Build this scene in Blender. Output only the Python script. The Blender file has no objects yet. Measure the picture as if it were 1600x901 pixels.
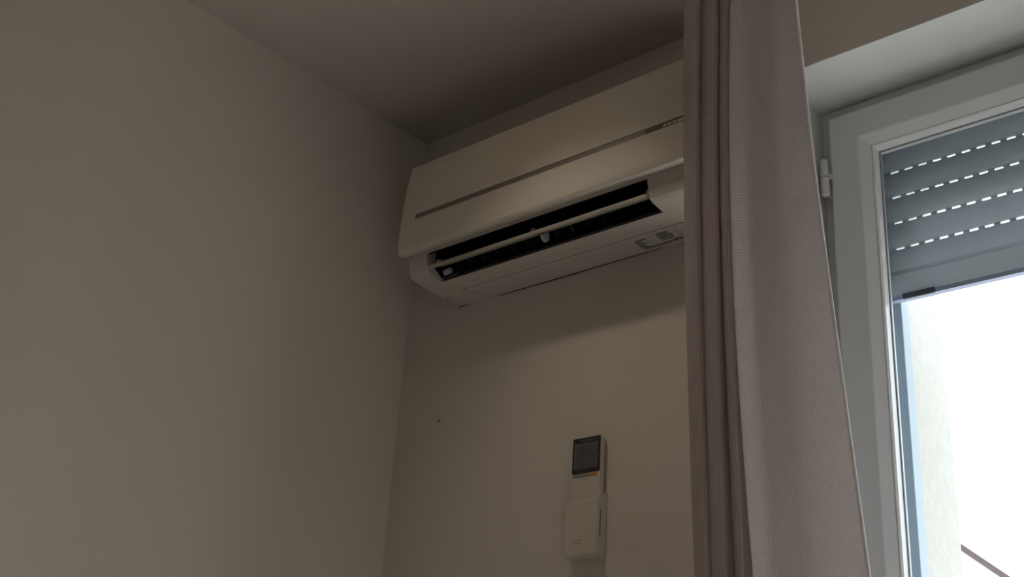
import bpy, bmesh, math, random
from mathutils import Vector, Matrix

random.seed(7)
SC = bpy.context.scene
COL = SC.collection

# ------------------------------------------------------------------ camera
cam_data = bpy.data.cameras.new('camera')
cam_data.sensor_width = 36.0
cam_data.lens = 1878.1 / 1600.0 * 36.0
cam_data.clip_start = 0.02
cam_data.clip_end = 300
cam = bpy.data.objects.new('camera', cam_data)
COL.objects.link(cam)
cam.matrix_world = Matrix(((0.75354834, 0.22306368, 0.61839105, 1.77400),
                           (0.65442864, -0.34376173, -0.67346198, -1.61157),
                           (0.06235427, 0.91217897, -0.40502034, 1.19848),
                           (0, 0, 0, 1)))
SC.camera = cam

# ------------------------------------------------------------------ sky
world = bpy.data.worlds.new('hazy_sky')
SC.world = world
world.use_nodes = True
bg = world.node_tree.nodes['Background']
bg.inputs['Color'].default_value = (0.86, 0.93, 1.0, 1)
bg.inputs['Strength'].default_value = 3.2

# sun on the window side, slightly from the left, falling on the floor inside
sun_data = bpy.data.lights.new('sun', 'SUN')
sun_data.energy = 24.0
sun_data.angle = math.radians(0.6)
sun_data.color = (1.0, 0.97, 0.93)
sun = bpy.data.objects.new('sun', sun_data)
COL.objects.link(sun)
SUN_AZ, SUN_EL = math.radians(-14), math.radians(52)
sun.rotation_euler = Vector((-math.sin(SUN_AZ) * math.cos(SUN_EL), -math.cos(SUN_AZ) * math.cos(SUN_EL), -math.sin(SUN_EL))).to_track_quat('-Z', 'Y').to_euler()
sun.location = (6, 8, 6)

# ------------------------------------------------------------------ exposure
vs = SC.view_settings
vs.view_transform = 'Standard'
vs.look = 'None'
vs.gamma = 1.0
vs.use_curve_mapping = False
vs.exposure = -0.30
SPOT_POWER = 4.9            # watts of the ceiling spotlight (used in its builder)

# ------------------------------------------------------------------ materials
def mat(name, col, rough=0.6, metal=0.0, bump=None, var=0.0, var_scale=4.0, spec=0.5, sheen=0.0, detail=4):
    m = bpy.data.materials.new(name)
    m.use_nodes = True
    nt = m.node_tree
    b = nt.nodes['Principled BSDF']
    b.inputs['Base Color'].default_value = (*col, 1)
    b.inputs['Roughness'].default_value = rough
    b.inputs['Metallic'].default_value = metal
    b.inputs['Specular IOR Level'].default_value = spec
    if sheen:
        b.inputs['Sheen Weight'].default_value = sheen
    if var or bump:
        tc = nt.nodes.new('ShaderNodeTexCoord')
    if var:
        n = nt.nodes.new('ShaderNodeTexNoise')
        n.inputs['Scale'].default_value = var_scale
        n.inputs['Detail'].default_value = detail
        nt.links.new(tc.outputs['Object'], n.inputs['Vector'])
        r = nt.nodes.new('ShaderNodeValToRGB')
        r.color_ramp.elements[0].position = 0.3
        r.color_ramp.elements[1].position = 0.7
        r.color_ramp.elements[0].color = (*[c * (1 - var) for c in col], 1)
        r.color_ramp.elements[1].color = (*[min(1, c * (1 + var)) for c in col], 1)
        nt.links.new(n.outputs['Fac'], r.inputs['Fac'])
        nt.links.new(r.outputs['Color'], b.inputs['Base Color'])
    if bump:
        sc_, st = bump
        n2 = nt.nodes.new('ShaderNodeTexNoise')
        n2.inputs['Scale'].default_value = sc_
        n2.inputs['Detail'].default_value = 3
        nt.links.new(tc.outputs['Object'], n2.inputs['Vector'])
        bp = nt.nodes.new('ShaderNodeBump')
        bp.inputs['Strength'].default_value = st
        bp.inputs['Distance'].default_value = 0.002
        nt.links.new(n2.outputs['Fac'], bp.inputs['Height'])
        nt.links.new(bp.outputs['Normal'], b.inputs['Normal'])
    return m

M = {}
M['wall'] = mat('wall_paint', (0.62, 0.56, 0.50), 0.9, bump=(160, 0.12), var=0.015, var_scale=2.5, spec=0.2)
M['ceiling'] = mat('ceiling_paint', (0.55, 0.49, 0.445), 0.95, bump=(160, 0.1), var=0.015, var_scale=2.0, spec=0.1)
M['reveal'] = mat('reveal_paint', (0.62, 0.63, 0.625), 0.85, bump=(200, 0.25), var=0.02, var_scale=6, spec=0.2)
M['floor'] = mat('oak_floor', (0.36, 0.315, 0.27), 0.5, var=0.10, var_scale=6)
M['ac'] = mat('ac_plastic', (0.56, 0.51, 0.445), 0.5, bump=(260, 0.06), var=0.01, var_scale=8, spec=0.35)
M['ac_shaded'] = mat('ac_plastic_shaded', (0.50, 0.45, 0.405), 0.55, bump=(260, 0.05), spec=0.3)  # casing plastic darkened, puts the shade of the underside into the colour
M['ac_stripe'] = mat('ac_stripe_plastic', (0.17, 0.14, 0.13), 0.45)
M['ac_badge'] = mat('ac_badge_plastic', (0.07, 0.058, 0.045), 0.5)
M['ac_dark'] = mat('ac_duct_plastic', (0.012, 0.012, 0.016), 0.6, spec=0.2)
M['ac_louver'] = mat('ac_louver_plastic', (0.03, 0.029, 0.032), 0.5)
M['ac_seam'] = mat('ac_seam_line', (0.09, 0.07, 0.065), 0.8)
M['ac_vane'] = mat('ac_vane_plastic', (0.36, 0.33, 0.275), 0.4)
M['clip'] = mat('ac_clip_plastic', (0.36, 0.36, 0.36), 0.4)
M['silver'] = mat('badge_silver', (0.92, 0.88, 0.80), 0.5)
M['ink'] = mat('label_ink', (0.10, 0.085, 0.08), 0.7)
M['sticker'] = mat('label_film', (0.50, 0.46, 0.43), 0.5)
M['sticker_grey'] = mat('label_film_grey', (0.42, 0.42, 0.39), 0.5)
M['remote'] = mat('remote_plastic', (0.58, 0.51, 0.43), 0.5)
M['remote_side'] = mat('remote_side_plastic', (0.50, 0.47, 0.43), 0.5)
M['bezel'] = mat('remote_black_panel', (0.015, 0.015, 0.02), 0.25)
M['lcd'] = mat('remote_lcd', (0.085, 0.085, 0.09), 0.35)
M['lcd_edge'] = mat('remote_lcd_edge', (0.20, 0.20, 0.22), 0.4)
M['lcd_ink'] = mat('remote_lcd_segment', (0.045, 0.045, 0.05), 0.4)
M['button_grey'] = mat('button_grey', (0.25, 0.25, 0.25), 0.5)
M['button_orange'] = mat('button_orange', (0.45, 0.20, 0.05), 0.5)
M['pvc'] = mat('white_pvc', (0.72, 0.74, 0.77), 0.32, spec=0.5)
M['pvc_bead'] = mat('gloss_pvc', (0.84, 0.85, 0.87), 0.10, spec=0.9)
M['pvc_groove'] = mat('pvc_gasket_grey', (0.25, 0.26, 0.27), 0.6)
M['hinge'] = mat('hinge_white', (0.68, 0.68, 0.68), 0.4)
M['slat'] = mat('shutter_pvc_grey', (0.62, 0.67, 0.71), 0.5, var=0.02, var_scale=12)
M['guide'] = mat('guide_rail_grey', (0.42, 0.50, 0.57), 0.4)
M['gasket'] = mat('rubber_gasket', (0.05, 0.055, 0.075), 0.6)
M['end_seal'] = mat('glow_tinted_seal', (0.30, 0.34, 0.46), 0.6)  # lighter bluish tone imitates daylight glow along the shutter's lower edge
M['plaster'] = mat('outdoor_plaster', (0.585, 0.57, 0.535), 0.95, bump=(90, 0.9), var=0.05, var_scale=60)
M['stucco'] = mat('house_stucco', (0.85, 0.84, 0.82), 0.95, bump=(30, 0.5))
M['fascia'] = mat('brown_verge_board', (0.15, 0.11, 0.115), 0.7)
M['tile'] = mat('pale_roof', (0.80, 0.77, 0.73), 0.8, var=0.05, var_scale=8)
M['ground'] = mat('gravel', (0.16, 0.15, 0.145), 0.9, var=0.1, var_scale=1)
M['terrace'] = mat('pale_terrace_tile', (0.74, 0.73, 0.71), 0.9, var=0.04, var_scale=3)
M['metal'] = mat('spot_metal', (0.55, 0.54, 0.52), 0.35, metal=0.8)
M['rail'] = mat('track_white', (0.7, 0.7, 0.68), 0.4)
M['hole'] = mat('wall_plug_grey', (0.16, 0.13, 0.12), 0.8)

def add_translucency(m, col, f):
    nt = m.node_tree
    b = nt.nodes['Principled BSDF']
    tl = nt.nodes.new('ShaderNodeBsdfTranslucent')
    tl.inputs['Color'].default_value = (*col, 1)
    mx = nt.nodes.new('ShaderNodeMixShader')
    mx.inputs[0].default_value = f
    nt.links.new(b.outputs[0], mx.inputs[1])
    nt.links.new(tl.outputs[0], mx.inputs[2])
    nt.links.new(mx.outputs[0], nt.nodes['Material Output'].inputs[0])
add_translucency(M['slat'], (0.84, 0.90, 0.97), 0.11)   # hollow plastic slats let a little daylight through

def emissive(name, col, s):
    m = mat(name, col, 0.5)
    b = m.node_tree.nodes['Principled BSDF']
    b.inputs['Emission Color'].default_value = (*col, 1)
    b.inputs['Emission Strength'].default_value = s
    return m
M['lamp'] = emissive('spot_bulb', (1.0, 0.78, 0.52), 20)

def glass_mat():
    m = bpy.data.materials.new('window_glass')
    m.use_nodes = True
    nt = m.node_tree
    nt.nodes.clear()
    out = nt.nodes.new('ShaderNodeOutputMaterial')
    mix = nt.nodes.new('ShaderNodeMixShader')
    tr = nt.nodes.new('ShaderNodeBsdfTransparent')
    tr.inputs['Color'].default_value = (0.93, 0.96, 0.965, 1)
    gl = nt.nodes.new('ShaderNodeBsdfGlossy')
    gl.inputs['Roughness'].default_value = 0.02
    # Schlick reflectance, the same for both faces of the thin pane
    lw = nt.nodes.new('ShaderNodeLayerWeight')
    lw.inputs['Blend'].default_value = 0.5
    pw = nt.nodes.new('ShaderNodeMath')
    pw.operation = 'POWER'
    pw.inputs[1].default_value = 5.0
    ma = nt.nodes.new('ShaderNodeMath')
    ma.operation = 'MULTIPLY_ADD'
    ma.inputs[1].default_value = 0.95
    ma.inputs[2].default_value = 0.035
    nt.links.new(lw.outputs['Facing'], pw.inputs[0])
    nt.links.new(pw.outputs[0], ma.inputs[0])
    nt.links.new(ma.outputs[0], mix.inputs[0])
    nt.links.new(tr.outputs[0], mix.inputs[1])
    nt.links.new(gl.outputs[0], mix.inputs[2])
    nt.links.new(mix.outputs[0], out.inputs[0])
    return m
M['glass'] = glass_mat()

def fabric_mat():
    m = bpy.data.materials.new('curtain_twill')
    m.use_nodes = True
    nt = m.node_tree
    b = nt.nodes['Principled BSDF']
    b.inputs['Roughness'].default_value = 0.85
    b.inputs['Specular IOR Level'].default_value = 0.25
    b.inputs['Sheen Weight'].default_value = 0.25
    b.inputs['Sheen Roughness'].default_value = 0.5
    uv = nt.nodes.new('ShaderNodeUVMap')
    uv.uv_map = 'weave'
    # diagonal ribs crossed by finer weft ribs, UV in metres
    mp = nt.nodes.new('ShaderNodeMapping')
    mp.inputs['Rotation'].default_value = (0, 0, math.radians(32))
    nt.links.new(uv.outputs[0], mp.inputs[0])
    w1 = nt.nodes.new('ShaderNodeTexWave')
    w1.bands_direction = 'Y'
    w1.inputs['Scale'].default_value = 82
    w1.inputs['Distortion'].default_value = 0.8
    w1.inputs['Detail'].default_value = 1
    nt.links.new(mp.outputs[0], w1.inputs[0])
    w2 = nt.nodes.new('ShaderNodeTexWave')
    w2.bands_direction = 'X'
    w2.inputs['Scale'].default_value = 95
    w2.inputs['Distortion'].default_value = 0.6
    nt.links.new(uv.outputs[0], w2.inputs[0])
    mul = nt.nodes.new('ShaderNodeMath')
    mul.operation = 'MULTIPLY'
    nt.links.new(w1.outputs['Fac'], mul.inputs[0])
    nt.links.new(w2.outputs['Fac'], mul.inputs[1])
    rmp = nt.nodes.new('ShaderNodeValToRGB')
    rmp.color_ramp.elements[0].color = (0.42, 0.355, 0.325, 1)
    rmp.color_ramp.elements[1].color = (0.90, 0.78, 0.72, 1)
    nt.links.new(mul.outputs[0], rmp.inputs[0])
    nt.links.new(rmp.outputs[0], b.inputs['Base Color'])
    bp = nt.nodes.new('ShaderNodeBump')
    bp.inputs['Strength'].default_value = 0.8
    bp.inputs['Distance'].default_value = 0.0012
    nt.links.new(mul.outputs[0], bp.inputs['Height'])
    nt.links.new(bp.outputs[0], b.inputs['Normal'])
    tl = nt.nodes.new('ShaderNodeBsdfTranslucent')
    tl.inputs['Color'].default_value = (0.93, 0.87, 0.85, 1)
    mx = nt.nodes.new('ShaderNodeMixShader')
    mx.inputs[0].default_value = 0.36
    nt.links.new(b.outputs[0], mx.inputs[1])
    nt.links.new(tl.outputs[0], mx.inputs[2])
    nt.links.new(mx.outputs[0], nt.nodes['Material Output'].inputs[0])
    return m
M['fabric'] = fabric_mat()
M['hem'] = mat('curtain_hem_stitch_backlit', (0.92, 0.90, 0.90), 0.8, bump=(600, 0.8))  # stitched edge, whitened so its colour carries the window backlight

# ------------------------------------------------------------------ helpers
def link(name, bm, m, parent=None, smooth=False, bevel=0.0, seg=2):
    bmesh.ops.recalc_face_normals(bm, faces=bm.faces[:])
    me = bpy.data.meshes.new(name)
    bm.to_mesh(me)
    bm.free()
    if smooth:
        for p in me.polygons:
            p.use_smooth = True
    me.materials.append(M[m])
    o = bpy.data.objects.new(name, me)
    COL.objects.link(o)
    if parent is not None:
        o.parent = parent
        o.matrix_parent_inverse = Matrix.Translation(-parent.location)
    if bevel:
        bv = o.modifiers.new('bevel', 'BEVEL')
        bv.width = bevel
        bv.segments = seg
        bv.limit_method = 'ANGLE'
        bv.angle_limit = math.radians(35)
    return o

def tag(o, label=None, cat=None, group=None, kind=None):
    if label: o['label'] = label
    if cat: o['category'] = cat
    if group: o['group'] = group
    if kind: o['kind'] = kind
    return o

def empty(name, loc):
    o = bpy.data.objects.new(name, None)
    o.location = loc
    o.empty_display_size = 0.05
    COL.objects.link(o)
    return o

def box(bm, x0, x1, y0, y1, z0, z1):
    v = [bm.verts.new((x, y, z)) for x in (x0, x1) for y in (y0, y1) for z in (z0, z1)]
    for f in ((0, 1, 3, 2), (4, 6, 7, 5), (0, 4, 5, 1), (2, 3, 7, 6), (0, 2, 6, 4), (1, 5, 7, 3)):
        bm.faces.new([v[i] for i in f])
    return bm

def boxobj(name, m, parent, *b, bevel=0.0):
    return link(name, box(bmesh.new(), *b), m, parent, bevel=bevel)

def prism_x(bm, prof, x0, x1):
    """closed (y,z) profile extruded along x"""
    a = [bm.verts.new((x0, y, z)) for y, z in prof]
    b = [bm.verts.new((x1, y, z)) for y, z in prof]
    n = len(prof)
    for i in range(n):
        j = (i + 1) % n
        bm.faces.new((a[i], a[j], b[j], b[i]))
    bm.faces.new(a)
    bm.faces.new(b[::-1])
    return bm

def frame_sweep(bm, x0, x1, z0, z1, prof):
    """mitred rectangular frame; prof = closed list of (inset, y)"""
    rings = []
    for cx, cz, sx, sz in ((x0, z1, 1, -1), (x1, z1, -1, -1), (x1, z0, -1, 1), (x0, z0, 1, 1)):
        rings.append([bm.verts.new((cx + sx * d, y, cz + sz * d)) for d, y in prof])
    n = len(prof)
    for k in range(4):
        a, b = rings[k], rings[(k + 1) % 4]
        for i in range(n):
            j = (i + 1) % n
            bm.faces.new((a[i], a[j], b[j], b[i]))
    return bm

def cyl(bm, p0, p1, r0, r1=None, n=20, caps=True):
    r1 = r0 if r1 is None else r1
    p0, p1 = Vector(p0), Vector(p1)
    d = (p1 - p0).normalized()
    u = d.orthogonal().normalized()
    w = d.cross(u)
    A, B = [], []
    for i in range(n):
        t = 2 * math.pi * i / n
        e = u * math.cos(t) + w * math.sin(t)
        A.append(bm.verts.new(p0 + e * r0))
        B.append(bm.verts.new(p1 + e * r1))
    for i in range(n):
        j = (i + 1) % n
        bm.faces.new((A[i], A[j], B[j], B[i]))
    if caps:
        bm.faces.new(A[::-1])
        bm.faces.new(B)
    return bm

def text_obj(name, s, size, m, parent, origin, right, up, bold=0.0, depth=0.0002, width=None):
    cu = bpy.data.curves.new(name + '_font', 'FONT')
    cu.body = s
    cu.size = size
    cu.extrude = depth
    cu.offset = bold
    tmp = bpy.data.objects.new(name + '_font', cu)
    COL.objects.link(tmp)
    dg = bpy.context.evaluated_depsgraph_get()
    me = bpy.data.meshes.new_from_object(tmp.evaluated_get(dg))
    bpy.data.objects.remove(tmp)
    bpy.data.curves.remove(cu)
    right, up = Vector(right), Vector(up)
    nrm = right.cross(up)
    k = 1.0
    if width:
        k = width / max(1e-6, max(v.co.x for v in me.vertices))
    for v in me.vertices:
        v.co = Vector(origin) + right * v.co.x * k + up * v.co.y + nrm * v.co.z
    me.name = name
    me.materials.clear()
    me.materials.append(M[m])
    o = bpy.data.objects.new(name, me)
    COL.objects.link(o)
    o.parent = parent
    par = parent
    off = Vector((0, 0, 0))
    while par is not None:
        off += par.location
        par = par.parent
    o.matrix_parent_inverse = Matrix.Translation(-off)
    return o

def structure(name, bm, m):
    return tag(link(name, bm, m), kind='structure')

# ------------------------------------------------------------------ room shell
H = 2.60
RX, RY = 4.2, -4.4          # right wall, wall behind the camera
OX0, OX1 = 0.897, 2.30      # window opening in the back wall
OZ0, OZ1 = 0.06, 2.432
EX0, EX1, EZ1 = 0.972, 2.225, 2.50   # narrower outer opening past the shutter

bm = bmesh.new()
box(bm, -0.2, OX0, 0, 0.45, 0, 2.8)
box(bm, OX1, RX + 0.2, 0, 0.45, 0, 2.8)
box(bm, OX0, OX1, 0, 0.45, 0, OZ0)
box(bm, OX0, OX1, 0, 0.205, OZ1, 2.8)
box(bm, OX0, OX1, 0.205, 0.45, EZ1, 2.8)
wall_back = structure('wall_back', bm, 'wall')
structure('wall_left', box(bmesh.new(), -0.2, 0, RY - 0.2, 0, 0, 2.8), 'wall')
bm = bmesh.new()            # right wall with an opening added to let in more daylight
DY0, DY1, DZ1 = -3.4, -1.9, 1.75
box(bm, RX, RX + 0.2, RY - 0.2, DY0, 0, 2.8)
box(bm, RX, RX + 0.2, DY1, 0, 0, 2.8)
box(bm, RX, RX + 0.2, DY0, DY1, DZ1, 2.8)
structure('wall_right', bm, 'wall')
structure('wall_front', box(bmesh.new(), 0, RX, RY - 0.2, RY, 0, 2.8), 'wall')
structure('floor', box(bmesh.new(), -0.2, RX + 0.2, RY - 0.2, 0.45, -0.15, 0), 'floor')
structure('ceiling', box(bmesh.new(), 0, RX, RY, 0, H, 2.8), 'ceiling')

# painted lining of the window niche (thin coat on the three inner faces)
bm = bmesh.new()
box(bm, OX0, OX1, 0.0005, 0.2, OZ1 - 0.002, OZ1)
box(bm, OX0, OX0 + 0.002, 0.0005, 0.2, OZ0, OZ1 - 0.002)
box(bm, OX1 - 0.002, OX1, 0.0005, 0.2, OZ0, OZ1 - 0.002)
structure('trim_1', bm, 'reveal')
# rough plaster of the outer reveal
bm = bmesh.new()
box(bm, OX0, EX0, 0.285, 0.455, OZ0, EZ1)
box(bm, EX1, OX1, 0.285, 0.455, OZ0, EZ1)
structure('trim_2', bm, 'plaster')
# inner sill board
structure('trim_3', box(bmesh.new(), OX0 + 0.002, OX1 - 0.002, -0.03, 0.15, OZ0, OZ0 + 0.025), 'pvc')

# ------------------------------------------------------------------ window
win = empty('window_1', (1.6, 0.155, OZ0))
tag(win, kind='structure')
prof = [(0, 0.156), (0.040, 0.156), (0.040, 0.2), (0.070, 0.2), (0.070, 0.21), (0, 0.21)]
link('fixed_frame', frame_sweep(bmesh.new(), OX0 + 0.002, OX1 - 0.002, OZ0 + 0.025, OZ1 - 0.002, prof), 'pvc', win, bevel=0.0015)

def sash(x0, x1, z0, z1):
    pr = [(0, 0.19), (0, 0.1385), (0.0015, 0.136), (0.004, 0.135), (0.0545, 0.135), (0.0565, 0.1357),
          (0.0725, 0.1485), (0.0735, 0.1525), (0.0735, 0.19)]
    s = link('sash_frame', frame_sweep(bmesh.new(), x0, x1, z0, z1, pr), 'pvc', win)
    bead = [(0.0735, 0.1500), (0.0755, 0.1497), (0.0780, 0.1525), (0.0785, 0.168), (0.0735, 0.168)]
    link('glazing_bead', frame_sweep(bmesh.new(), x0, x1, z0, z1, bead), 'pvc_bead', s)
    gk = [(0.0735, 0.1682), (0.0800, 0.1682), (0.0805, 0.171), (0.0735, 0.171)]
    link('gasket', frame_sweep(bmesh.new(), x0, x1, z0, z1, gk), 'pvc_groove', s)
    boxobj('glass_pane', 'glass', s, x0 + 0.074, x1 - 0.074, 0.1712, 0.1752, z0 + 0.074, z1 - 0.074)
    return s

SX0, SX1, SZ0, SZ1 = 0.921, 1.597, OZ0 + 0.05, 2.4035
sash_l = sash(SX0, SX1, SZ0, SZ1)
sash(1.603, 2.276, SZ0, SZ1)
# hinges on the left jamb
for zc in (2.277, 1.20, 0.28):
    bm = bmesh.new()
    cyl(bm, (0.9155, 0.1235, zc + 0.001), (0.9155, 0.1235, zc + 0.034), 0.0068)
    cyl(bm, (0.9155, 0.1235, zc + 0.034), (0.9155, 0.1235, zc + 0.037), 0.0068, 0.004)
    cyl(bm, (0.9155, 0.1235, zc - 0.034), (0.9155, 0.1235, zc - 0.001), 0.0072)
    cyl(bm, (0.9155, 0.1235, zc - 0.037), (0.9155, 0.1235, zc - 0.034), 0.004, 0.0072)
    cyl(bm, (0.9155, 0.1235, zc - 0.001), (0.9155, 0.1235, zc + 0.001), 0.0056)
    box(bm, 0.9155, 0.9245, 0.124, 0.136, zc + 0.001, zc + 0.009)
    box(bm, 0.9125, 0.9185, 0.1240, 0.157, zc - 0.03, zc - 0.008)
    link('hinge', bm, 'hinge', win, smooth=False)

# shutter guides (part of the window)
for gx, s in ((0.9725, 1), (2.2245, -1)):
    bm = bmesh.new()
    for a, b, y0, y1 in ((-0.0555, -0.004, 0.2115, 0.2235), (-0.004, 0.0105, 0.2135, 0.2195), (-0.0555, -0.02, 0.2235, 0.2535), (-0.0555, 0.0105, 0.2535, 0.284)):
        xa, xb = gx + s * a, gx + s * b
        box(bm, min(xa, xb), max(xa, xb), y0, y1, OZ0 + 0.03, 2.46)
    link('shutter_guide', bm, 'guide', win, bevel=0.0012)
    bm = bmesh.new()
    xa, xb = gx + s * -0.0195, gx + s * 0.009
    box(bm, min(xa, xb), max(xa, xb), 0.2045, 0.2112, OZ0 + 0.1, OZ1 - 0.075)
    link('guide_seal', bm, 'gasket', win)

# unseen balcony door, added in the right wall to brighten the room
door = empty('added_door_1', (RX + 0.1, (DY0 + DY1) / 2, 0))
tag(door, kind='structure')
for ya, yb in ((DY0, (DY0 + DY1) / 2), ((DY0 + DY1) / 2, DY1)):
    fb = frame_sweep(bmesh.new(), ya, yb, 0.0, DZ1, [(0, 0.07), (0, 0.13), (0.10, 0.13), (0.10, 0.09), (0.09, 0.07)])
    for v in fb.verts:
        v.co = Vector((RX + v.co.y, v.co.x, v.co.z))
    link('added_door_frame', fb, 'pvc', door)
    boxobj('glass_pane', 'glass', door, RX + 0.106, RX + 0.112, ya + 0.095, yb - 0.095, 0.095, DZ1 - 0.095)

# ------------------------------------------------------------------ roller shutter outside
sh = empty('roller_shutter', (1.6, 0.24, 2.066))
tag(sh, 'grey plastic roller shutter lowered over the top of the window', 'shutter')
XS0, XS1 = 0.956, 2.241
PITCH = 0.0513
def slat_mesh(z0, z1, slots):
    bm = bmesh.new()
    n = 8
    front, back = [], []
    zt = z1 - 0.0042 if slots else z1 - 0.0006
    for i in range(n + 1):
        t = i / n
        z = z0 + (zt - z0) * t
        bulge = 0.0055 * (1 - (2 * t - 1) ** 2) ** 0.6
        front.append((0.2435 - bulge, z))
        back.append((0.2475, z))
    prism_x(bm, front + back[::-1], XS0, XS1)
    if slots:      # webs between the light slots
        x = XS0 + 0.030
        box(bm, XS0, x, 0.243, 0.247, zt, z1)
        while x < XS1:
            box(bm, x + 0.0155, min(x + 0.0262, XS1), 0.243, 0.247, zt, z1)
            x += 0.0262
    return bm
zb = 2.117
for k in range(7):
    link('slat', slat_mesh(zb + k * PITCH, zb + (k + 1) * PITCH, k < 6), 'slat', sh, smooth=False)
bm = bmesh.new()
pb = [(0.2365, 2.0745), (0.2365, 2.1135), (0.2385, 2.1162), (0.2485, 2.1162), (0.2515, 2.1135), (0.2515, 2.0745)]
prism_x(bm, pb, XS0, XS1)
link('end_slat', bm, 'slat', sh)
boxobj('end_gasket', 'end_seal', sh, XS0 + 0.002, XS1 - 0.002, 0.2375, 0.2505, 2.0660, 2.0745)
boxobj('stopper', 'gasket', sh, 0.995, 1.052, 0.233, 0.2374, 2.0640, 2.0745, bevel=0.001)

# ------------------------------------------------------------------ world outside
structure('ground', box(bmesh.new(), -40, 40, -60, 60, -0.4, -0.3), 'ground')
structure('terrace', box(bmesh.new(), -3, 7, 0.46, 2.0, -0.3, -0.02), 'terrace')
house = empty('neighbour_house', (-2.6, 9.0, -0.3))
tag(house, 'white rendered gable house with brown sloping verge board outside the window', 'house')
HY0, HY1, RXC = 7.0, 11.0, -2.60
rz = lambda x: 3.22 - 0.80 * (abs(x - RXC) - (-1.54 - RXC))
xr = 0.55
bm = bmesh.new()
w = [(RXC - 2.9, -0.3), (RXC + 2.9, -0.3), (RXC + 2.9, rz(RXC + 2.9) - 0.06), (RXC, rz(RXC) - 0.06), (RXC - 2.9, rz(RXC - 2.9) - 0.06)]
a = [bm.verts.new((x, HY0 + 0.06, z)) for x, z in w]
b = [bm.verts.new((x, HY1, z)) for x, z in w]
for i in range(5):
    j = (i + 1) % 5
    bm.faces.new((a[i], a[j], b[j], b[i]))
bm.faces.new(a); bm.faces.new(b[::-1])
link('gable_wall', bm, 'stucco', house)
for s in (-1, 1):
    x1 = RXC + s * 3.15
    bm = bmesh.new()
    for y0, y1, dz0, dz1 in ((HY0 + 0.02, HY1 + 0.1, -0.058, -0.012),):
        v = [bm.verts.new((x, y, rz(x) + dz)) for x in (RXC, x1) for y in (y0, y1) for dz in (dz0, dz1)]
        for f in ((0, 1, 3, 2), (4, 6, 7, 5), (0, 4, 5, 1), (2, 3, 7, 6), (0, 2, 6, 4), (1, 5, 7, 3)):
            bm.faces.new([v[i] for i in f])
    link('roof_slope', bm, 'tile', house)
    bm = bmesh.new()
    v = [bm.verts.new((x, y, rz(x) + dz)) for x in (RXC, x1) for y in (HY0 - 0.02, HY0 + 0.02) for dz in (-0.052, 0.0)]
    for f in ((0, 1, 3, 2), (4, 6, 7, 5), (0, 4, 5, 1), (2, 3, 7, 6), (0, 2, 6, 4), (1, 5, 7, 3)):
        bm.faces.new([v[i] for i in f])
    link('verge_board', bm, 'fascia', house)

# ------------------------------------------------------------------ air conditioner
AX0, AX1 = 0.160, 0.866
ac = empty('air_conditioner', (0.51, 0, 2.156))
tag(ac, 'white wall mounted split air conditioner with open outlet high in the corner', 'air conditioner')
OUX0, OUX1 = 0.2135, 0.7360

# chassis: two cheeks with the full profile and a hollowed middle section
full = [(0, 2.160), (-0.06, 2.1555), (-0.100, 2.1555), (-0.124, 2.1580), (-0.148, 2.1615), (-0.156, 2.1655), (-0.1585, 2.172),
        (-0.166, 2.2045), (-0.166, 2.385), (-0.150, 2.400), (0, 2.402)]
mid = [(0, 2.160), (-0.06, 2.1555), (-0.100, 2.1555), (-0.1165, 2.1572), (-0.1120, 2.1615), (-0.060, 2.200), (-0.060, 2.290), (-0.150, 2.225),
       (-0.1648, 2.1992), (-0.166, 2.2045), (-0.166, 2.385), (-0.150, 2.400), (0, 2.402)]
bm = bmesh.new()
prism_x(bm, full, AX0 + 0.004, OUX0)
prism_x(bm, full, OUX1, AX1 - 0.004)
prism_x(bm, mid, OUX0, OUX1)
chassis = link('chassis', bm, 'ac_shaded', ac)

# dark duct lining inside the outlet
bm = bmesh.new()
duct = [(-0.1600, 2.1995), (-0.1490, 2.2240), (-0.0605, 2.2885), (-0.0605, 2.2005), (-0.1105, 2.1622)]
t = 0.0012
cen = (-0.11, 2.21)
inn = [(y + (cen[0] - y) * 0.03, z + (cen[1] - z) * 0.03) for y, z in duct]
prism_x(bm, duct + inn[::-1], OUX0 + 0.0003, OUX1 - 0.0003)
link('outlet_duct', bm, 'ac_dark', ac)
for xa, xb in ((OUX0 + 0.0003, OUX0 + 0.0012), (OUX1 - 0.0012, OUX1 - 0.0003)):
    bm = bmesh.new()
    prism_x(bm, [(-0.1400, 2.2130), (-0.0610, 2.2750), (-0.0610, 2.2050), (-0.1180, 2.1640), (-0.1400, 2.1780)], xa, xb)
    link('outlet_duct', bm, 'ac_dark', ac)
# lower lip of the outlet
boxobj('outlet_lip', 'ac_louver', ac, OUX0 + 0.004, OUX1 - 0.004, -0.1155, -0.1135, 2.1605, 2.1630)
# vertical louvres deep in the outlet
for i in range(14):
    x = OUX0 + 0.025 + i * (OUX1 - OUX0 - 0.05) / 13
    bm = bmesh.new()
    prism_x(bm, [(-0.118, 2.196), (-0.072, 2.236), (-0.066, 2.208), (-0.100, 2.182)], x, x + 0.0018)
    link('louver', bm, 'ac_louver', ac)

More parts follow.
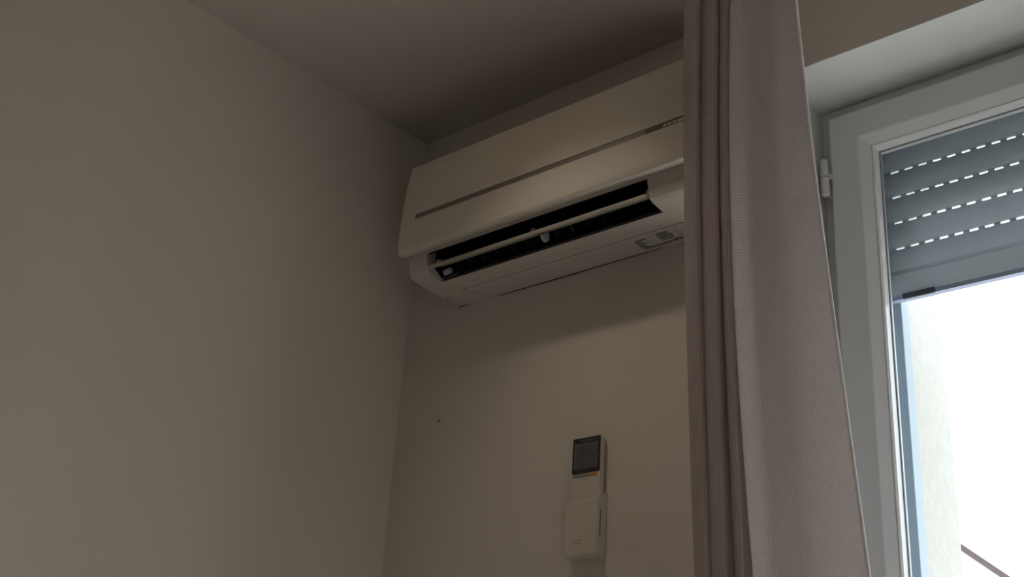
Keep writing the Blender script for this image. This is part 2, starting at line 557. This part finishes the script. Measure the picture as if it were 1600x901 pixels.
# front panel: curved cover in two bands with the recessed stripe between them
def panel_y(z):
    pts = [(2.190, -0.1905), (2.205, -0.1922), (2.235, -0.1932), (2.261, -0.1928), (2.313, -0.1895), (2.358, -0.1850), (2.390, -0.1795), (2.404, -0.1765)]
    for (za, ya), (zb_, yb) in zip(pts, pts[1:]):
        if za <= z <= zb_:
            return ya + (yb - ya) * (z - za) / (zb_ - za)
    return pts[0][1] if z < pts[0][0] else pts[-1][1]
def band(z0, z1, top, bottom):
    outer = []
    n = 12
    for i in range(n + 1):
        z = z0 + (z1 - z0) * i / n
        outer.append((panel_y(z), z))
    if bottom:      # rounded lower lip turning under to the body
        outer = [(-0.1662, 2.2052), (-0.1700, 2.2030), (-0.1840, 2.1985), (-0.1885, 2.1995), (-0.1912, 2.2030)] + [p for p in outer if p[1] > 2.206]
    if top:
        outer = [p for p in outer if p[1] < 2.400] + [(panel_y(2.400), 2.4005), (-0.1745, 2.4035), (-0.168, 2.4042), (-0.150, 2.4045)]
    inner = [(-0.1665, p) for p in ((2.395, z0) if top else (z1, 2.2056 if bottom else z0))]
    return outer + inner
SZa, SZb = 2.2672, 2.2790
bm = bmesh.new()
prism_x(bm, band(SZb, 2.404, True, False), AX0, AX1)
prism_x(bm, band(2.205, SZa, False, True), AX0, AX1)
# end pieces of the stripe channel
SX_L, SX_R = 0.1990, AX1 - 0.012
ends = [(panel_y(SZa), SZa), (panel_y(SZb), SZb), (-0.1665, SZb), (-0.1665, SZa)]
prism_x(bm, ends, AX0, SX_L)
prism_x(bm, ends, SX_R, AX1)
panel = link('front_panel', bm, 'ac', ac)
yst = panel_y(2.273) + 0.0016
boxobj('accent_stripe', 'ac_stripe', ac, SX_L, 0.7500, yst, -0.168, SZa, SZb)
badge = boxobj('brand_badge', 'ac_badge', ac, 0.7500, SX_R, yst - 0.0003, -0.168, SZa, SZb)
# three diamond mark and lettering on the badge
def rhomb(bm, cx, cz, ang, L, y):
    a = math.radians(ang)
    p = []
    for d, r in ((0, 0), (30, L), (0, L * math.sqrt(3)), (-30, L)):
        p.append((cx + math.sin(a + math.radians(d)) * r, cz + math.cos(a + math.radians(d)) * r))
    lo = [bm.verts.new((x, y, z)) for x, z in p]
    hi = [bm.verts.new((x, y + 0.0004, z)) for x, z in p]
    bm.faces.new(lo)
    bm.faces.new(hi[::-1])
    for i in range(4):
        j = (i + 1) % 4
        bm.faces.new((lo[i], lo[j], hi[j], hi[i]))
bm = bmesh.new()
for ang in (0, 120, 240):
    rhomb(bm, 0.7885, 2.2722, ang, 0.0026, yst - 0.0008)
link('badge_emblem', bm, 'silver', ac)
text_obj('badge_lettering', 'MITSUBISHI', 0.0072, 'silver', ac, (0.7945, yst - 0.0006, 2.2702), (1, 0, 0), (0, 0, 1), bold=0.0001, width=0.0385)

# swing vane with its arms
bm = bmesh.new()
vp = [(-0.1640, 2.1672), (-0.1625, 2.1652), (-0.1585, 2.1668), (-0.1400, 2.1790), (-0.1230, 2.1868), (-0.1250, 2.1900), (-0.1430, 2.1848), (-0.1610, 2.1745), (-0.1640, 2.1715)]
prism_x(bm, vp, OUX0 + 0.006, OUX1 - 0.004)
vane = link('swing_vane', bm, 'ac_vane', ac, bevel=0.0006)
for x, w_ in ((OUX0 + 0.014, 0.009), (0.468, 0.006), (OUX1 - 0.012, 0.006)):
    bm = bmesh.new()
    prism_x(bm, [(-0.152, 2.1765), (-0.1505, 2.188), (-0.1445, 2.1905), (-0.138, 2.186), (-0.136, 2.183)], x, x + w_)
    link('vane_arm', bm, 'clip', vane, bevel=0.001)
bm = bmesh.new()
prism_x(bm, [(-0.135, 2.1805), (-0.142, 2.1735), (-0.136, 2.1655), (-0.128, 2.1640), (-0.122, 2.170), (-0.124, 2.1855)], 0.484, 0.491)
link('vane_bracket', bm, 'clip', ac, bevel=0.001)
bm = bmesh.new()
prism_x(bm, [(-0.150, 2.1775), (-0.148, 2.184), (-0.140, 2.1885), (-0.134, 2.1845)], 0.500, 0.503)
prism_x(bm, [(-0.150, 2.1775), (-0.148, 2.184), (-0.140, 2.1885), (-0.134, 2.1845)], 0.508, 0.511)
link('vane_bracket', bm, 'clip', ac, bevel=0.0005)
bm = bmesh.new()
cyl(bm, (OUX0 + 0.018, -0.128, 2.168), (OUX0 + 0.034, -0.128, 2.170), 0.0055)
link('vane_pivot', bm, 'clip', ac, smooth=False)

# underside: seams, service cover line, screw mark, gap along the wall
boxobj('cover_seam', 'ac_seam', ac, 0.226, AX1 - 0.006, -0.0713, -0.0705, 2.1551, 2.1560)
bm = bmesh.new()
v = [bm.verts.new(p) for p in ((0.2260, -0.0712, 2.1550), (0.2271, -0.0712, 2.1550), (0.2415, -0.0300, 2.1572), (0.2404, -0.0300, 2.1572))]
bm.faces.new(v)
r = bmesh.ops.extrude_face_region(bm, geom=bm.faces[:])
for e in r['geom']:
    if isinstance(e, bmesh.types.BMVert):
        e.co.z += 0.002
link('cover_seam', bm, 'ac_seam', ac)
bm = bmesh.new()
for i in range(6):
    a0, a1 = math.radians(110 + i * 22), math.radians(110 + (i + 1) * 22)
    cyl(bm, (0.1775 + 0.0045 * math.cos(a0), -0.058 - 0.0045 * math.sin(a0), 2.1556), (0.1775 + 0.0045 * math.cos(a1), -0.058 - 0.0045 * math.sin(a1), 2.1553), 0.0008, n=6)
link('screw_mark', bm, 'ac_seam', ac)
boxobj('moulded_mark', 'ac_seam', ac, 0.700, 0.711, -0.0812, -0.0802, 2.1552, 2.1560)
bm = bmesh.new()
boxobj('mounting_gap', 'ac_seam', ac, 0.152, 0.180, -0.0025, -0.0002, 2.1590, 2.1605)
segs = [(0.262, 0.30, 0.0005), (0.30, 0.36, 0.0010), (0.36, 0.47, 0.0016), (0.47, 0.55, 0.0011), (0.55, 0.61, 0.0006), (0.61, 0.655, 0.0003)]
for xa, xb, h in segs:
    box(bm, xa, xb, -0.0025, -0.0002, 2.1597 - h, 2.1605)
link('mounting_gap', bm, 'ac_seam', ac)

# rating label stuck to the underside
ZL = 2.1551
lab = boxobj('rating_label', 'sticker', ac, 0.628, 0.716, -0.0600, -0.0150, ZL - 0.0001 + 0.0003, ZL + 0.003)
bm = bmesh.new()
def dash(x0, x1, y, h):
    box(bm, x0, x1, y - h / 2, y + h / 2, ZL - 0.0004, ZL + 0.002)
for i in range(6):
    y = -0.0490 + i * 0.0048
    dash(0.6300, 0.6300 + 0.012 + 0.003 * ((i * 7) % 3), y, 0.0022)
for i in range(4):
    y = -0.0520 + i * 0.0060
    dash(0.6780, 0.7030 + 0.002 * ((i * 5) % 3), y, 0.0032 if i in (1, 2) else 0.0022)
dash(0.6800, 0.7040, -0.0575, 0.003)
dash(0.6310, 0.7050, -0.0235, 0.0022)
dash(0.6330, 0.6900, -0.0190, 0.0018)
dash(0.6980, 0.7130, -0.0260, 0.0035)
dash(0.6950, 0.7020, -0.0200, 0.0030)
dash(0.7060, 0.7140, -0.0210, 0.0030)
link('label_print', bm, 'ink', ac)
boxobj('label_patch', 'sticker_grey', ac, 0.6500, 0.6680, -0.0460, -0.0300, ZL - 0.0005, ZL + 0.002)
text_obj('label_lettering', 'MITSUBISHI', 0.0055, 'ink', ac, (0.6340, -0.0530, ZL - 0.0003), (1, 0, 0), (0, -1, 0), bold=0.0002, width=0.022)
bm = bmesh.new()
for ang in (0, 120, 240):
    a = math.radians(ang)
    p = [(0.6308 + math.sin(a + math.radians(d)) * r_, -0.0545 - math.cos(a + math.radians(d)) * r_) for d, r_ in ((0, 0), (30, 0.0015), (0, 0.0026), (-30, 0.0015))]
    lo = [bm.verts.new((x, y, ZL - 0.0004)) for x, y in p]
    bm.faces.new(lo)
link('label_emblem', bm, 'ink', ac)

# ------------------------------------------------------------------ remote control and wall holder
hold = empty('remote_holder', (0.511, 0, 1.614))
tag(hold, 'white plastic wall holder gripping the lower half of the remote control', 'remote holder')
bm = bmesh.new()
pf = [(-0.0002, 1.6140), (-0.0215, 1.6150), (-0.0245, 1.6190), (-0.0245, 1.7080), (-0.0225, 1.7100), (-0.0200, 1.7100), (-0.0200, 1.6220), (-0.0040, 1.6220), (-0.0040, 1.7250), (-0.0002, 1.7250)]
prism_x(bm, pf, 0.4785, 0.5440)
link('tray', bm, 'remote', hold, bevel=0.001)
for xa, xb in ((0.4750, 0.4785), (0.5440, 0.5475)):
    bm = bmesh.new()
    prism_x(bm, [(-0.0002, 1.6140), (-0.0210, 1.6150), (-0.0235, 1.6190), (-0.0235, 1.7080), (-0.0180, 1.7110), (-0.0002, 1.7230)], xa, xb)
    link('side_cheek', bm, 'remote_side', hold, bevel=0.0008)
boxobj('side_slot', 'ac_seam', hold, 0.54735, 0.5477, -0.0185, -0.0165, 1.645, 1.690)
boxobj('moulded_line', 'ac_seam', hold, 0.495, 0.516, -0.02475, -0.0243, 1.6345, 1.6351)
boxobj('moulded_line', 'ac_seam', hold, 0.497, 0.514, -0.02475, -0.0243, 1.6395, 1.6400)

rem = empty('remote_control', (0.515, -0.012, 1.6225))
tag(rem, 'white air conditioner remote with black display panel standing in the wall holder', 'remote control')
RX0, RX1, RZ1 = 0.4840, 0.5445, 1.8215
link('remote_body', box(bmesh.new(), RX0 - 0.0002, RX1 - 0.0008, -0.0195, -0.0045, 1.6225, RZ1), 'remote', rem, bevel=0.0025)
bez = boxobj('display_panel', 'bezel', rem, RX0 + 0.0005, RX1 + 0.0002, -0.0210, -0.0190, 1.7575, RZ1 - 0.0005, bevel=0.0008)
boxobj('lcd_frame', 'lcd_edge', rem, 0.4893, 0.5400, -0.0214, -0.0205, 1.7650, 1.8105)
boxobj('lcd_screen', 'lcd', rem, 0.4912, 0.5395, -0.0216, -0.0206, 1.7655, 1.8093)
bm = bmesh.new()
for (cx, cz, rr) in ((0.501, 1.790, 0.0055), (0.522, 1.797, 0.003), (0.508, 1.799, 0.0025), (0.530, 1.789, 0.003), (0.500, 1.780, 0.0025)):
    for i in range(8):
        if i % 4 == 3:
            continue
        a0, a1 = math.radians(i * 45), math.radians(i * 45 + 45)
        cyl(bm, (cx + rr * math.cos(a0), -0.02165, cz + rr * math.sin(a0)), (cx + rr * math.cos(a1), -0.02165, cz + rr * math.sin(a1)), 0.0006, n=6)
link('lcd_segments', bm, 'lcd_ink', rem)
text_obj('remote_lettering', 'MITSUBISHI', 0.0042, 'lcd_edge', rem, (0.5020, -0.0211, 1.8135), (1, 0, 0), (0, 0, 1), width=0.027)
bm = bmesh.new()
for x in (0.4960, 0.5030, 0.5120):
    box(bm, x, x + 0.0035, -0.0212, -0.0205, 1.7598, 1.7622)
link('panel_icons', bm, 'lcd', rem)
for xa, xb, m in ((0.4870, 0.5025, 'button_grey'), (0.5045, 0.5200, 'button_grey'), (0.5220, 0.5385, 'button_orange')):
    boxobj('button', m, rem, xa, xb, -0.0207, -0.0190, 1.7508, 1.7568, bevel=0.0006)
boxobj('cover_line', 'ac_seam', rem, 0.500, 0.519, -0.01975, -0.0193, 1.7460, 1.7465)

# small screw plug in the wall
bm = bmesh.new()
cyl(bm, (0.1213, -0.0012, 1.9207), (0.1213, 0.004, 1.9207), 0.0028, n=14)
cyl(bm, (0.1213, -0.0018, 1.9207), (0.1213, -0.0012, 1.9207), 0.0015, 0.0022, n=14)
tag(link('wall_plug', bm, 'hole'), 'tiny dark plug in the wall below the air conditioner', 'wall plug')

# ------------------------------------------------------------------ curtain
CURT = [(-0.222, 0.8631, 0.8664, 0.881), (-0.25, 0.8729, 0.8766, 0.8918), (-0.272, 0.8814, 0.8853, 0.9009), (-0.286, 0.8969, 0.8999, 0.9147),
        (-0.29, 0.9094, 0.9112, 0.925), (-0.285, 0.9159, 0.9166, 0.9295), (-0.268, 0.9133, 0.9134, 0.9256), (-0.235, 0.9061, 0.9056, 0.9159),
        (-0.254, 0.909, 0.9089, 0.9197), (-0.272, 0.9158, 0.916, 0.9271), (-0.286, 0.9314, 0.9306, 0.9409), (-0.29, 0.9443, 0.9422, 0.9515),
        (-0.285, 0.9513, 0.9481, 0.9564), (-0.268, 0.9494, 0.9456, 0.9531), (-0.235, 0.9397, 0.9384, 0.9512), (-0.254, 0.942, 0.9412, 0.9545),
        (-0.272, 0.9483, 0.9476, 0.9612), (-0.286, 0.9607, 0.9593, 0.9723), (-0.29, 0.969, 0.9667, 0.9792), (-0.285, 0.9716, 0.9688, 0.9807),
        (-0.268, 0.9659, 0.963, 0.9746), (-0.235, 0.9555, 0.9516, 0.9738), (-0.254, 0.9607, 0.9567, 0.9789), (-0.275, 0.9712, 0.9666, 0.9887),
        (-0.292, 0.9914, 0.9848, 1.0055), (-0.304, 1.0131, 1.0108, 1.0265), (-0.29, 1.0249, 1.0237, 1.0447), (-0.268, 1.0368, 1.0454, 1.0725),
        (-0.262, 1.0546, 1.0751, 1.1061), (-0.268, 1.0727, 1.1033, 1.138)]
def col_x(c, z):
    za, zm, zc_ = 2.45, 1.95, 1.5
    xa, xm, xc = c[1:]
    zz = min(max(z, 1.5), 2.45)
    x = (xa * (zz - zm) * (zz - zc_) / ((za - zm) * (za - zc_)) + xm * (zz - za) * (zz - zc_) / ((zm - za) * (zm - zc_))
         + xc * (zz - za) * (zz - zm) / ((zc_ - za) * (zc_ - zm)))
    if z < 1.5:
        slope = (xc - xm) / 0.45
        d = 1.5 - z
        x += slope * 0.5 * (1 - math.exp(-d / 0.5))
    return x
def catmull(p0, p1, p2, p3, t):
    return 0.5 * ((2 * p1) + (-p0 + p2) * t + (2 * p0 - 5 * p1 + 4 * p2 - p3) * t * t + (-p0 + 3 * p1 - 3 * p2 + p3) * t ** 3)
SUB, NZ = 6, 60
CZ0, CZ1 = 0.03, 2.572
bm = bmesh.new()
rows, uvrow = [], []
for iz in range(NZ + 1):
    z = CZ0 + (CZ1 - CZ0) * iz / NZ
    pts = [Vector((col_x(c, z), c[0], 0)) for c in CURT]
    row = []
    for k in range(len(pts) - 1):
        p0 = pts[max(0, k - 1)]; p1 = pts[k]; p2 = pts[k + 1]; p3 = pts[min(len(pts) - 1, k + 2)]
        for s in range(SUB):
            row.append(catmull(p0, p1, p2, p3, s / SUB))
    row.append(pts[-1])
    L, us = 0.0, [0.0]
    for a_, b_ in zip(row, row[1:]):
        L += (b_ - a_).length
        us.append(L)
    wob = 0.0025 * math.sin(z * 5.1)
    rows.append([bm.verts.new((p.x + wob * 0.3, p.y + wob * (i / len(row)), z)) for i, p in enumerate(row)])
    uvrow.append(us)
uvl = bm.loops.layers.uv.new('weave')
ref = uvrow[NZ // 2]
for iz in range(NZ):
    za_ = CZ0 + (CZ1 - CZ0) * iz / NZ
    zb_ = CZ0 + (CZ1 - CZ0) * (iz + 1) / NZ
    for k in range(len(ref) - 1):
        f = bm.faces.new((rows[iz][k], rows[iz][k + 1], rows[iz + 1][k + 1], rows[iz + 1][k]))
        f.smooth = True
        for lp, uvc in zip(f.loops, ((ref[k], za_), (ref[k + 1], za_), (ref[k + 1], zb_), (ref[k], zb_))):
            lp[uvl].uv = uvc
hem_pts = [r_[-1].co.copy() for r_ in rows]
curtain = empty('curtain', (0.98, -0.27, 0.03))
tag(curtain, 'taupe woven curtain gathered in folds beside the window', 'curtain')
cl = link('cloth', bm, 'fabric', curtain, smooth=True)
so = cl.modifiers.new('thickness', 'SOLIDIFY')
so.thickness = 0.0016
so.offset = 0
bm = bmesh.new()
prev = None
N = 8
for i, p in enumerate(hem_pts):
    ring = []
    for k in range(N):
        t_ = 2 * math.pi * k / N
        ring.append(bm.verts.new((p.x + 0.0022 * math.cos(t_), p.y + 0.0026 * math.sin(t_), p.z)))
    if prev:
        for k in range(N):
            j = (k + 1) % N
            bm.faces.new((prev[k], prev[j], ring[j], ring[k]))
    prev = ring
hm = link('hem', bm, 'hem', curtain, smooth=True)
tag(hm, 'stitched edge of the curtain, whitened as if backlit')

track = empty('curtain_track', (1.6, -0.262, H))
tag(track, 'white ceiling track carrying the curtain', 'curtain track')
bm = bmesh.new()
prism_x(bm, [(-0.285, H), (-0.285, H - 0.018), (-0.268, H - 0.018), (-0.268, H - 0.012), (-0.258, H - 0.012), (-0.258, H - 0.018), (-0.240, H - 0.018), (-0.240, H)], 0.86, 2.45)
link('rail', bm, 'rail', track)
for i in range(5):
    bm = bmesh.new()
    x = 0.89 + i * 0.04
    cyl(bm, (x, -0.263, H - 0.034), (x, -0.263, H - 0.0125), 0.0022, n=10)
    link('glider', bm, 'rail', track)

# ------------------------------------------------------------------ ceiling spotlight (lights the air conditioner wall)
sp = empty('ceiling_spotlight', (0.50, -0.62, H))
tag(sp, 'small adjustable metal spotlight on the ceiling in front of the air conditioner', 'spotlight')
src = Vector((0.50, -0.575, 2.515))
aim = Vector((0.70, -0.02, 1.20))
d = (aim - src).normalized()
bm = bmesh.new()
cyl(bm, (0.50, -0.66, H - 0.014), (0.50, -0.66, H), 0.038, n=28)
link('mount', bm, 'metal', sp, bevel=0.002)
bm = bmesh.new()
cyl(bm, (0.50, -0.66, H - 0.04), (0.50, -0.66, H - 0.014), 0.006, n=12)
link('arm', bm, 'metal', sp)
bm = bmesh.new()
back = src - d * 0.095
cyl(bm, back, src - d * 0.055, 0.022, 0.028, n=24)
cyl(bm, src - d * 0.055, src + d * 0.004, 0.028, 0.034, n=24, caps=False)
hd = link('head', bm, 'metal', sp, smooth=False)
bm = bmesh.new()
cyl(bm, src - d * 0.010, src - d * 0.006, 0.026, n=24)
link('bulb', bm, 'lamp', sp)
ld = bpy.data.lights.new('spot_beam', 'SPOT')
ld.energy = SPOT_POWER
ld.color = (1.0, 0.86, 0.68)
ld.shadow_soft_size = 0.022
ld.spot_size = math.radians(84)
ld.spot_blend = 1.0
lo = bpy.data.objects.new('spot_beam', ld)
COL.objects.link(lo)
lo.location = src + d * 0.006
lo.rotation_euler = d.to_track_quat('-Z', 'Y').to_euler()
